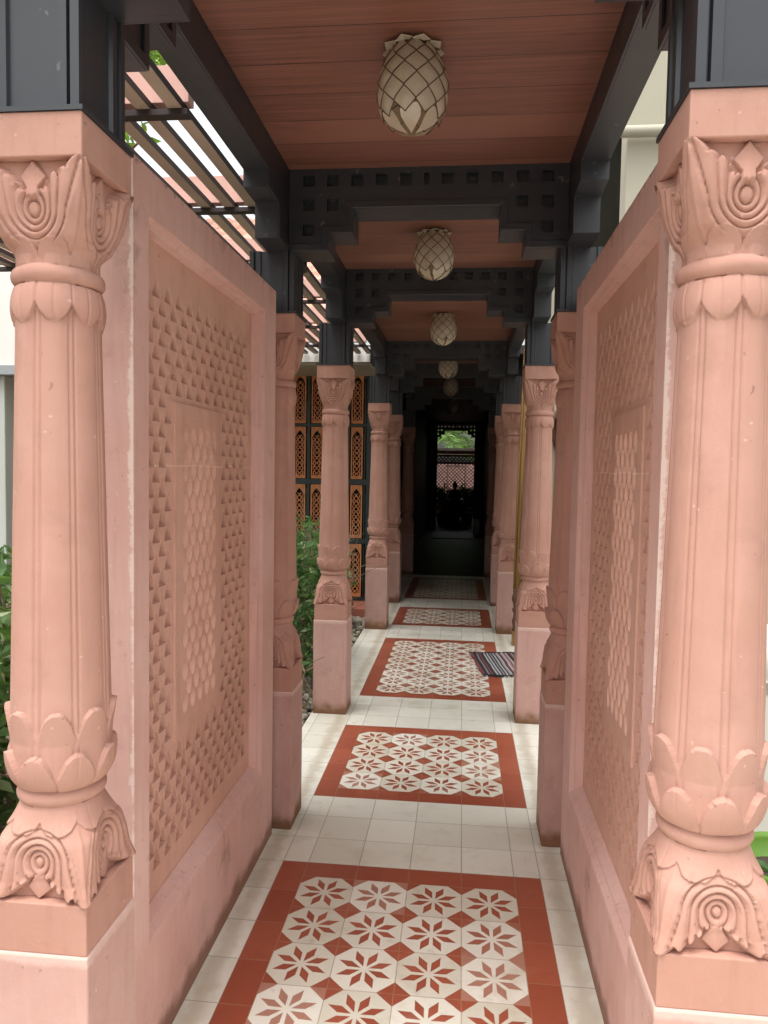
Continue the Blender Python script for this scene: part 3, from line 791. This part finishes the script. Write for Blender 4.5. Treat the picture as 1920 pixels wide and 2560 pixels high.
# statue in front
st = empty('seated_statue', (-.02, 21.4, .62), label='dark seated stone figure silhouetted among leaves in the far doorway', cat='statue')
b = MB(); b.lathe([(.02,0),(.17,0),(.20,.03),(.19,.08),(.12,.13),(.105,.2),(.12,.29),(.125,.36),(.09,.41),(.045,.43),(.04,.455),(.06,.49),(.07,.54),(.062,.59),(.035,.625),(.028,.65),(.01,.668)], 20)
b.tube([(.12,0,.36),(.16,-.05,.24),(.06,-.13,.13)], .04, 8, .03); b.tube([(-.12,0,.36),(-.16,-.05,.24),(-.06,-.13,.13)], .04, 8, .03)
b.tube([(-.19,-.05,.06),(0,-.17,.07),(.19,-.05,.06)], .055, 8)
b.build('figure', M['statue'], st, smooth=True)
pl = empty('stone_planter', (-.02, 21.4, 0), label='dark stone pedestal planter under the seated figure at the far end', cat='planter')
b = MB(); b.lathe([(.30,0),(.30,.06),(.2,.1),(.16,.2),(.2,.3),(.33,.42),(.36,.55),(.36,.62),(.3,.62)], 24); b.build('basin', M['statue'], pl, smooth=False)

# ------------------------------------------------------------------ foliage
def leaves(name, pts, size, mat, parent=None, up=.3, aspect=.42, seed=0, nrm=None, droop=.25):
    r_ = np.random.default_rng(seed); n = len(pts); pts = np.asarray(pts, float)
    d = r_.normal(size=(n, 3)); d[:, 2] = d[:, 2]*.6 + up
    if nrm is not None: d = d*.6 + nrm
    d /= np.linalg.norm(d, axis=1)[:, None]
    s_ = np.cross(d, r_.normal(size=(n, 3))); s_ /= np.linalg.norm(s_, axis=1)[:, None]; nn = np.cross(d, s_)
    L = size*r_.uniform(.55, 1.25, n)[:, None]; W = L*aspect*.5
    mid = pts + d*L*.5 + nn*L*.06; tip = pts + d*L - nn*L*droop*.4
    V = np.stack([pts, mid - s_*W - nn*W*.35, mid, mid + s_*W - nn*W*.35, tip], 1).reshape(-1, 3)
    k = np.arange(n)[:, None]*5
    Fc = np.concatenate([k+[0, 2, 1], k+[0, 3, 2], k+[1, 2, 4], k+[2, 3, 4]], 0)
    me = bpy.data.meshes.new(name); me.from_pydata(V.tolist(), [], Fc.tolist())
    at = me.attributes.new('tint', 'FLOAT', 'POINT'); tint = np.clip(r_.beta(2, 2.4, n), 0, 1)
    at.data.foreach_set('value', np.repeat(tint, 5).astype(np.float32))
    return link(name, me, mat, parent)
def blob_pts(c, rad, n, seed, clumps=14, cs=.35, hollow=.4):
    r_ = np.random.default_rng(seed); c = np.array(c); rad = np.array(rad)
    cc = r_.normal(size=(clumps, 3)); cc /= np.linalg.norm(cc, axis=1)[:, None]; cc *= r_.uniform(hollow, 1, clumps)[:, None]
    k = r_.integers(0, clumps, n); q = r_.normal(size=(n, 3)); q /= np.linalg.norm(q, axis=1)[:, None]
    q *= (r_.uniform(.3, 1, n)**.5)[:, None]*cs
    return c + (cc[k] + q)*rad
def shrub(name, lab, x0, x1, y0, y1, h0, h1, n, stems, seed, size=.075, mat='leaf', group=None, cat='shrub', ztop=None):
    o = empty(name, ((x0+x1)/2, (y0+y1)/2, -.05), label=lab, cat=cat, group=group)
    r_ = np.random.default_rng(seed); cx, cy = (x0+x1)/2, (y0+y1)/2
    P = np.stack([r_.uniform(x0, x1, n)-cx, r_.uniform(y0, y1, n)-cy, np.zeros(n)], 1)
    hh = h1*(.86 + .14*np.sin(P[:, 0]*9+seed)*np.cos(P[:, 1]*7+1) + r_.normal(0, .03, n))
    P[:, 2] = h0 + (hh-h0)*r_.uniform(0, 1, n)**.6
    # uneven clumps with gaps
    f = np.sin(P[:, 0]*17+seed)*np.sin(P[:, 1]*15)*np.sin(P[:, 2]*13+seed*2); P = P[(f > -.35) | (P[:, 2] > h1*.75)]
    leaves('foliage', P, size, M[mat], o, seed=seed+1)
    b = MB()
    for i in range(stems):
        x_, y_ = r_.uniform(x0, x1)-cx, r_.uniform(y0, y1)-cy; p_ = Vector((x_, y_, 0)); pts = [p_.copy()]
        for q_ in range(5): p_ = p_ + Vector((r_.normal(0, .05), r_.normal(0, .05), h1*.19)); pts.append(p_.copy())
        b.tube(pts, .009, 5, .003, cap=False)
        for q_ in range(3):
            a_ = pts[r_.integers(1, 5)]; e_ = a_ + Vector((r_.normal(0, .14), r_.normal(0, .14), r_.uniform(.0, .16))); b.tube([a_, (a_+e_)/2+Vector((0, 0, .02)), e_], .004, 4, .002, cap=False)
    b.build('stems', M['twig'], o); return o
shrub('hedge_shrub', 'leafy green shrub with bare twigs below, in front of the carved screen', -1.75, -.80, 4.95, 6.3, .04, 1.20, 9500, 110, 3, .08)
shrub('hedge_shrub', 'low green shrub behind the free standing left column, at the foot of the screen', -1.55, -.92, 6.75, 7.5, .02, .92, 2600, 22, 5, .085)
shrub('hedge_shrub', 'tangled brown and green shrub at the left picture edge behind the front column', -2.6, -1.25, 1.9, 3.3, .02, 1.24, 6500, 110, 8, .10)
shrub('strap_plant', 'dark strap leaved plant low between the left columns', -1.15, -.93, 4.3, 4.85, .0, .42, 420, 10, 9, .15, cat='plant')
def tree(name, lab, x, y, h, cr, rad, n, seed, mat='treeleaf', size=.22, trunk=.12):
    o = empty(name, (x, y, -.05), label=lab, cat='tree', group='trees behind the pergola')
    b = MB(); top = Vector((0, 0, h))
    pts = [Vector((.05*math.sin(i*1.3), .05*math.cos(i*1.1), h*i/6)) for i in range(7)]
    b.tube(pts, trunk, 10, trunk*.5)
    r_ = np.random.default_rng(seed)
    for i in range(9):
        a_ = r_.uniform(0, 6.28); s_ = pts[4+(i % 3)]; e_ = Vector((math.cos(a_)*rad[0]*.75, math.sin(a_)*rad[1]*.75, h + r_.uniform(-.2, .6)*rad[2])); b.tube([s_, (s_+e_)/2+Vector((0, 0, .15)), e_], trunk*.35, 6, .012)
    b.build('trunk', M['bark'], o)
    leaves('crown', blob_pts((0, 0, cr), rad, n, seed, 40, .30, .35), size, M[mat], o, seed=seed)
    return o
tree('broadleaf_tree', 'bright yellow green tree seen between the pergola slats at top left', -5.3, 9.2, 5.0, 7.3, (2.3, 2.3, 1.5), 6000, 21)
tree('broadleaf_tree', 'green tree peeping out at the left picture edge beside the front column capital', -3.75, 5.3, 2.5, 3.25, (.8, .8, .55), 3200, 22, size=.2, trunk=.06)
tree('broadleaf_tree', 'pale green tree standing behind the tiled roof', -6.5, 14.0, 3.4, 4.5, (2.8, 2.8, 1.3), 8000, 23)
def palm(x, y, h, nf, L, seed, lab):
    o = empty('palm_tree', (x, y, -.05), label=lab, cat='palm', group='palms beyond the garden wall')
    b = MB(); b.tube([(0, 0, 0), (.08, 0, h*.5), (0, 0, h)], .12, 10, .08); b.build('trunk', M['bark'], o)
    r_ = np.random.default_rng(seed); P = []; Nn = []
    for i in range(nf):
        a_ = i/nf*6.283 + r_.uniform(-.2, .2); el = r_.uniform(.1, 1.1)
        for t_ in np.linspace(.12, 1, 46):
            d_ = Vector((math.cos(a_)*math.cos(el), math.sin(a_)*math.cos(el), math.sin(el))); q_ = d_*L*t_ + Vector((0, 0, -1.1*L*.5*t_*t_))
            for s_ in (-1, 1):
                sd_ = Vector((-math.sin(a_), math.cos(a_), 0))*s_; P.append((q_.x, q_.y, h+q_.z)); v_ = sd_*.9 + d_*.55 + Vector((0, 0, -.55)); Nn.append((v_.x*2, v_.y*2, v_.z*2))
    leaves('crown', P, .55, M['palm'], o, aspect=.10, nrm=np.array(Nn), seed=seed, up=0)
palm(-.9, 28.0, 3.0, 16, 2.2, 31, 'pale green palm fronds hanging above the far garden wall')
palm(1.1, 29.0, 3.2, 16, 2.2, 32, 'darker palm beyond the right of the far garden wall')
# plants round the statue
for lab, x_, y_, sd_ in (('dark leafy plant left of the seated figure at the far end', -.36, 21.6, 41), ('dark leafy plant right of the seated figure at the far end', .33, 21.6, 42)):
    o = empty('potted_plant', (x_, y_, 0), label=lab, cat='plant', group='plants beside the seated figure')
    b = MB(); b.lathe([(.14, 0), (.19, .36), (.17, .36)], 18); b.build('plant_pot', M['statue'], o)
    leaves('foliage', blob_pts((0, 0, .72), (.27, .27, .42), 900, sd_, 14, .45), .12, M['darkleaf'], o, seed=sd_)
    b = MB()
    for i in range(7): b.tube([(0, 0, .35), (.04*math.cos(i), .04*math.sin(i), .6), (.14*math.cos(i*2), .14*math.sin(i*2), .9)], .008, 5, .004)
    b.build('stems', M['bark'], o)

# pebbles along the left edge of the floor
def pebbles():
    r_ = np.random.default_rng(5); V = []; Fc = []; T = []
    import bmesh
    bm = bmesh.new(); bmesh.ops.create_icosphere(bm, subdivisions=2, radius=1); bv = np.array([v.co[:] for v in bm.verts]); bf = [[v.index for v in f.verts] for f in bm.faces]; bm.free()
    n = 900
    for i in range(n):
        x_, y_ = -.775 - abs(r_.normal(0, .16)), r_.uniform(3.4, 7.8); s_ = r_.uniform(.014, .036)
        a_ = r_.uniform(0, 6.28); sc = np.array([1, r_.uniform(.6, .95), r_.uniform(.4, .7)])*s_
        q = bv*sc; q = np.stack([q[:, 0]*math.cos(a_)-q[:, 1]*math.sin(a_), q[:, 0]*math.sin(a_)+q[:, 1]*math.cos(a_), q[:, 2]], 1) + [x_, y_, -.045+s_*.45+r_.uniform(0, .012)]
        k = len(V); V += q.tolist(); Fc += [[a2+k for a2 in f] for f in bf]; T += [r_.uniform()]*len(bv)
    me = bpy.data.meshes.new('pebbles'); me.from_pydata(V, [], Fc); at = me.attributes.new('tint', 'FLOAT', 'POINT'); at.data.foreach_set('value', np.array(T, np.float32))
    o = link('pebbles', me, M['pebble'], smooth=True); tag(o, 'bed of pale pebbles along the left edge of the walkway floor', 'pebbles', kind='stuff')
pebbles()

# ------------------------------------------------------------------ pergola on the left
pg = empty('pergola', (-1.6, 4.3, 0), label='open slatted pergola roof above and beyond the left pierced wall', cat='pergola')
def pb(name, mat, fn, **k):
    b = MB(); fn(b); me = b.mesh(name); o = link(name, me, mat, pg, **k); o.location = (1.6, -4.3, 0); return o
for i in range(17):
    x_ = -.752 - .107*i
    b = MB(); b.box(x_-.046, x_, 1.0, 7.46, 2.700, 2.722); b.m = 1; b.add([(x_+.0015, 1.0, 2.6995), (x_+.0015, 7.46, 2.6995), (x_+.0015, 7.46, 2.7235), (x_+.0015, 1.0, 2.7235)], [(0,1,2,3)])
    o = b.build('slat', M['slat'], pg, fix=False); o.data.materials.append(M['slatedge']); o.location = (1.6, -4.3, 0)
for y_ in (1.5, 2.40, 3.30, 4.20, 5.10, 6.0, 6.9):
    b = MB(); b.box(-2.6, -.735, y_, y_+.05, 2.724, 2.84); o = b.build('cross_beam', M['pinkbeam'], pg); o.location = (1.6, -4.3, 0)
    b = MB(); b.box(-2.6, -.735, y_-.012, y_+.03, 2.680, 2.6985); o = b.build('support_angle', M['slatedge'], pg); o.location = (1.6, -4.3, 0)
for y_ in (1.6, 7.0):
    b = MB(); b.box(-2.70, -2.60, y_, y_+.1, -.05, 2.84); o = b.build('post', M['slat'], pg); o.location = (1.6, -4.3, 0)

# ------------------------------------------------------------------ building with carved screen on the left
lb = empty('tiled_building', (-1.7, 8.6, 0), label='low building with a clay tiled roof and white fascia behind the bush', cat='building')
def lbp(name, mat, b, **k):
    o = b.build(name, mat, lb, **k); o.location = (1.7, -8.6, 0); return o
b = MB(); b.box(-3.4, -.77, 7.48, 7.52, 2.625, 2.775); lbp('fascia', M['white'], b)
b = MB(); b.box(-3.4, -.77, 7.525, 8.75, 2.60, 2.62); lbp('soffit', M['cream'], b)
b = MB(); nx, nyy = 220, 90; V = []; Fc = []
for j in range(nyy+1):
    for i in range(nx+1):
        x_ = -4.6 + 3.83*i/nx; t_ = j/nyy; yy = 7.42 + 2.95*t_; zz = 2.80 + .74*2.95*t_
        row = (yy/.19) % 1; V.append((x_, yy, zz + .035*abs(math.sin(x_/.14*math.pi)) + .03*(1-row)))
for j in range(nyy):
    for i in range(nx): Fc.append((j*(nx+1)+i, j*(nx+1)+i+1, (j+1)*(nx+1)+i+1, (j+1)*(nx+1)+i))
b.add(V, Fc); lbp('tiled_roof', M['roof'], b, fix=False)
b = MB(); b.box(-3.4, -.77, 8.62, 8.66, .1, 2.6); lbp('glass_door', M['glass'], b)
# carved screen
PX = [-2.14, -1.94, -1.738, -1.54, -1.31, -1.083]; PR = [(2.068, 2.637), (1.443, 2.027), (.775, 1.375), (.105, .707)]
cs = empty('carved_screen', (-1.5, 8.4, 0), label='screen of orange teak panels carved with open arches in a dark green frame', cat='screen')
def arch(u, v):   # u -1..1, v 0..1 within one leaf; True = wood
    if abs(u) > .80 or v < .06: return True
    top = .93 - .13*(abs(u)/.80)**1.3
    if v > top: return True
    if v > top - .03 - .03*(1-abs(u)/.80): return False
    a_ = abs(u)
    ph = v*math.pi*5.0
    f1 = abs(abs(math.sin(ph))*.56 - a_) < .075
    f2 = abs(abs(math.cos(ph))*.56 - a_) < .065
    c_ = (v*5) % 1 - .5
    ring = abs(math.hypot((a_-.40)*1.0, c_*.95) - .20) < .05
    dot = math.hypot(a_*1.6, c_*1.1) < .09
    stem = a_ < .05 and abs(c_) > .36
    return f1 or f2 or ring or dot or stem or a_ > .76
pw_, ph_ = .134, .585
us = list(np.linspace(-1, 1, 35)); vs = list(np.linspace(0, 1, 120))
b = MB(); b.cells(us, vs, arch, 0, .016, lambda a_, c_, d: (a_*pw_/2, d, c_*ph_)); pm = b.mesh('carved_panel'); pm.materials.append(M['teak'])
for x_ in PX:
    for z0, z1 in PR:
        o = bpy.data.objects.new('carved_panel', pm); COL.objects.link(o); o.parent = cs; o.location = (x_+.067+1.5, -.008, z0); o.scale = (1, 1, (z1-z0)/ph_)
b = MB()
for a_, c_ in zip([-2.30]+[x_+.134 for x_ in PX], PX+[-.905]):
    a2, c2 = a_+.004, c_-.004
    if c2-a2 > .09: b.box(a2, a2+.022, 0, .05, .09, 2.66); b.box(c2-.022, c2, 0, .05, .09, 2.66)
    else: b.box(a2+.012, c2-.012, 0, .05, .09, 2.66)
for z0, z1 in ((.06, .10), (.712, .77), (1.38, 1.438), (2.032, 2.063), (2.642, 2.70)): b.box(-2.30, -.905, -.012, -.0005, z0, z1)
b.box(-.905, -.83, -.02, .06, .05, 2.70)
o = b.build('frame', M['greenframe'], cs); o.location = (1.5, 0, 0)
b = MB(); b.box(-2.7, -.775, 7.9, 8.62, -.05, .058); o = b.build('tiled_ledge', M['ledge'], bevel=.006); tag(o, 'low red tiled ledge under the carved screen', 'ledge')

# white pavilion at the left edge
pv = empty('white_pavilion', (-3.2, 5.1, 0), label='pale pavilion corner with a square pillar at the left picture edge', cat='building')
b = MB(); b.box(-.25, .155, -.1, .1, -.05, 2.17); b.build('pillar', M['grey'], pv, bevel=.006)
b = MB(); b.box(-.9, .34, -.14, .3, 2.235, 3.0); b.build('fascia', M['white'], pv)
b = MB(); b.box(-.9, .34, -.16, .3, 2.17, 2.233); b.build('gutter', M['greysill'], pv)

# ------------------------------------------------------------------ cream building on the right
cb = empty('cream_building', (1.3, 5, 0), label='cream painted house wall with a dark upper window on the right of the walkway', cat='house')
def cbp(name, mat, b, **k): o = b.build(name, mat, cb, **k); o.location = (-1.3, -5, 0); return o
b = MB(); b.box(1.284, 6.0, 5.6, 5.8, -.05, 7.0); cbp('wing_wall', M['cream'], b, bevel=.006)
us = [.96, 1.05, 1.95, 2.3]; vs = [-.05, 2.3, 4.8, 7.0]
b = MB(); b.cells(us, vs, lambda x, z: not (1.05 < x < 1.95 and 2.3 < z < 4.8), 7.2, 7.4, lambda a_, c_, d: (a_, d, c_)); cbp('house_wall', M['cream'], b)
b = MB(); b.box(.955, 1.15, 7.405, 9.3, -.05, 7.0); cbp('return_wall', M['cream'], b)
b = MB(); b.box(1.05, 1.95, 7.30, 7.32, 2.3, 4.8); f_ = cbp('window', M['curtain'], b)
for x_ in (1.052, 1.28, 1.92):
    b = MB(); b.box(x_, x_+.03, 7.26, 7.298, 2.3, 4.8); b.build('window_bar', M['grey'], f_)
b = MB(); b.tube([(1.02, 5.54, 3.95), (3.2, 5.54, 3.95)], .04, 16); b.build('drain_pipe', M['cream'], cb, smooth=True).location = (-1.3, -5, 0)
b = MB(); b.tube([(1.9, 5.5, .10), (3.4, 5.5, .10)], .022, 12); b.tube([(2.35, 5.5, .10), (2.35, 5.5, .5)], .022, 12); o = b.build('water_pipe', M['white'], smooth=True); tag(o, 'white water pipe along the foot of the cream wall at the right picture edge', 'pipe')
b = MB(); b.box(1.302, 8.0, -3, 5.598, -.06, -.004); tag(b.build('side_paving', M['concrete']), kind='structure')
# green pot
gp = empty('flower_pot', (1.17, 2.28, 0), label='lime green plastic pot behind the right foreground column', cat='pot')
b = MB(); b.lathe([(.0, 0), (.118, 0), (.125, .02), (.158, .35), (.172, .352), (.176, .41), (.165, .418), (.158, .40), (.150, .34), (.0, .335)], 40); b.build('pot_body', M['pot'], gp, smooth=True)
b = MB(); b.lathe([(.0, .336), (.149, .341), (.148, .345), (.0, .35)], 32); b.build('pot_soil', M['potsoil'], gp)
leaves('pot_plant', [(.05*math.cos(i*2.4), .05*math.sin(i*2.4), .35) for i in range(9)], .10, M['leaf'], gp, seed=77, up=.9)

# ochre wooden post with carved foot
op = empty('wooden_post', (.672, 6.73, 0), label='slender ochre wooden post with a dark turned foot beside a right column', cat='post')
b = MB(); b.box(-.026, .026, -.026, .026, 0, .13); b.build('foot_block', M['ochre'], op, bevel=.004)
b = MB(); b.lathe([(.026,.13),(.030,.145),(.018,.165),(.026,.19),(.030,.22),(.020,.25),(.016,.29),(.030,.315),(.030,.33),(.018,.345),(.024,.38),(.034,.41),(.034,.44),(.022,.465),(.026,.49),(.020,.51)], 20); b.build('turned_foot', M['carved'], op, smooth=True)
b = MB()
for dx, dy, rr in ((-.017, 0, .011), (.005, -.012, .013), (.022, .002, .012), (.0, .014, .012), (.034, -.006, .008)):
    b.tube([(dx, dy, .505), (dx+.012, dy, 1.4), (dx+.040, dy, 2.64)], rr, 10)
b.build('reeded_shaft', M['ochre'], op, smooth=True)
# carved ornament on the cream wall
co_ = empty('wall_ornament', (1.055, 7.17, 1.97), label='small dark carved wood ornament hung on the cream wall', cat='ornament')
b = MB()
for k in range(2):
    pts = [(-.02*math.sin(t_), (.10-.012*t_)*math.cos(t_*1.1)*(1 if k else -1), (.10-.012*t_)*math.sin(t_*1.1)) for t_ in np.linspace(0, 6, 26)]
    b.tube([(p_[0], p_[1]+(.1 if k else -.1), p_[2]) for p_ in pts], .024, 8, .012)
b.tube([(0, 0, -.22), (-.03, 0, -.1), (-.05, 0, .05), (-.02, 0, .2)], .02, 8, .04); b.build('carving', M['carved'], co_, smooth=True)

# rug
rg = empty('striped_rug', (.545, 6.03, 0), rz=R(7.5), label='woven rag rug of black, grey and red stripes lying half over the long floor panel', cat='rug')
nx, nyy = 40, 44; V = []; Fc = []
for s_ in (0, 1):
    for j in range(nyy+1):
        for i in range(nx+1):
            x_ = -.235 + .52*i/nx; y_ = -.335 + .67*j/nyy
            V.append((x_ + .006*math.sin(y_*14), y_ + .012*math.sin(x_*17), (.003 if not s_ else .011) + .005*max(0, math.sin(y_*9+x_*5))*max(0, math.sin(x_*8+1))))
N_ = (nx+1)*(nyy+1)
for j in range(nyy):
    for i in range(nx):
        a_ = j*(nx+1)+i; Fc.append((N_+a_, N_+a_+1, N_+a_+nx+2, N_+a_+nx+1)); Fc.append((a_, a_+nx+1, a_+nx+2, a_+1))
for i in range(nx): Fc.append((i, i+1, N_+i+1, N_+i)); k = nyy*(nx+1)+i; Fc.append((k, N_+k, N_+k+1, k+1))
for j in range(nyy): a_ = j*(nx+1); Fc.append((a_, N_+a_, N_+a_+nx+1, a_+nx+1)); a_ += nx; Fc.append((a_, a_+nx+1, N_+a_+nx+1, N_+a_))
b = MB(); b.add(V, Fc); b.build('woven_cloth', M['rug'], rg, smooth=True)
for e_ in (-1, 1):
    b = MB(); r_ = np.random.default_rng(50+e_)
    for i in range(46):
        x_ = -.23 + .51*i/45 + r_.normal(0, .004); y_ = e_*.33 + .012*math.sin(x_*17)
        b.tube([(x_, y_, .008), (x_+r_.normal(0, .008), y_+e_*.025, .012), (x_+r_.normal(0, .02), y_+e_*r_.uniform(.03, .06), .006)], .0045, 5, .003)
    b.build('fringe', M['fringe'], rg)
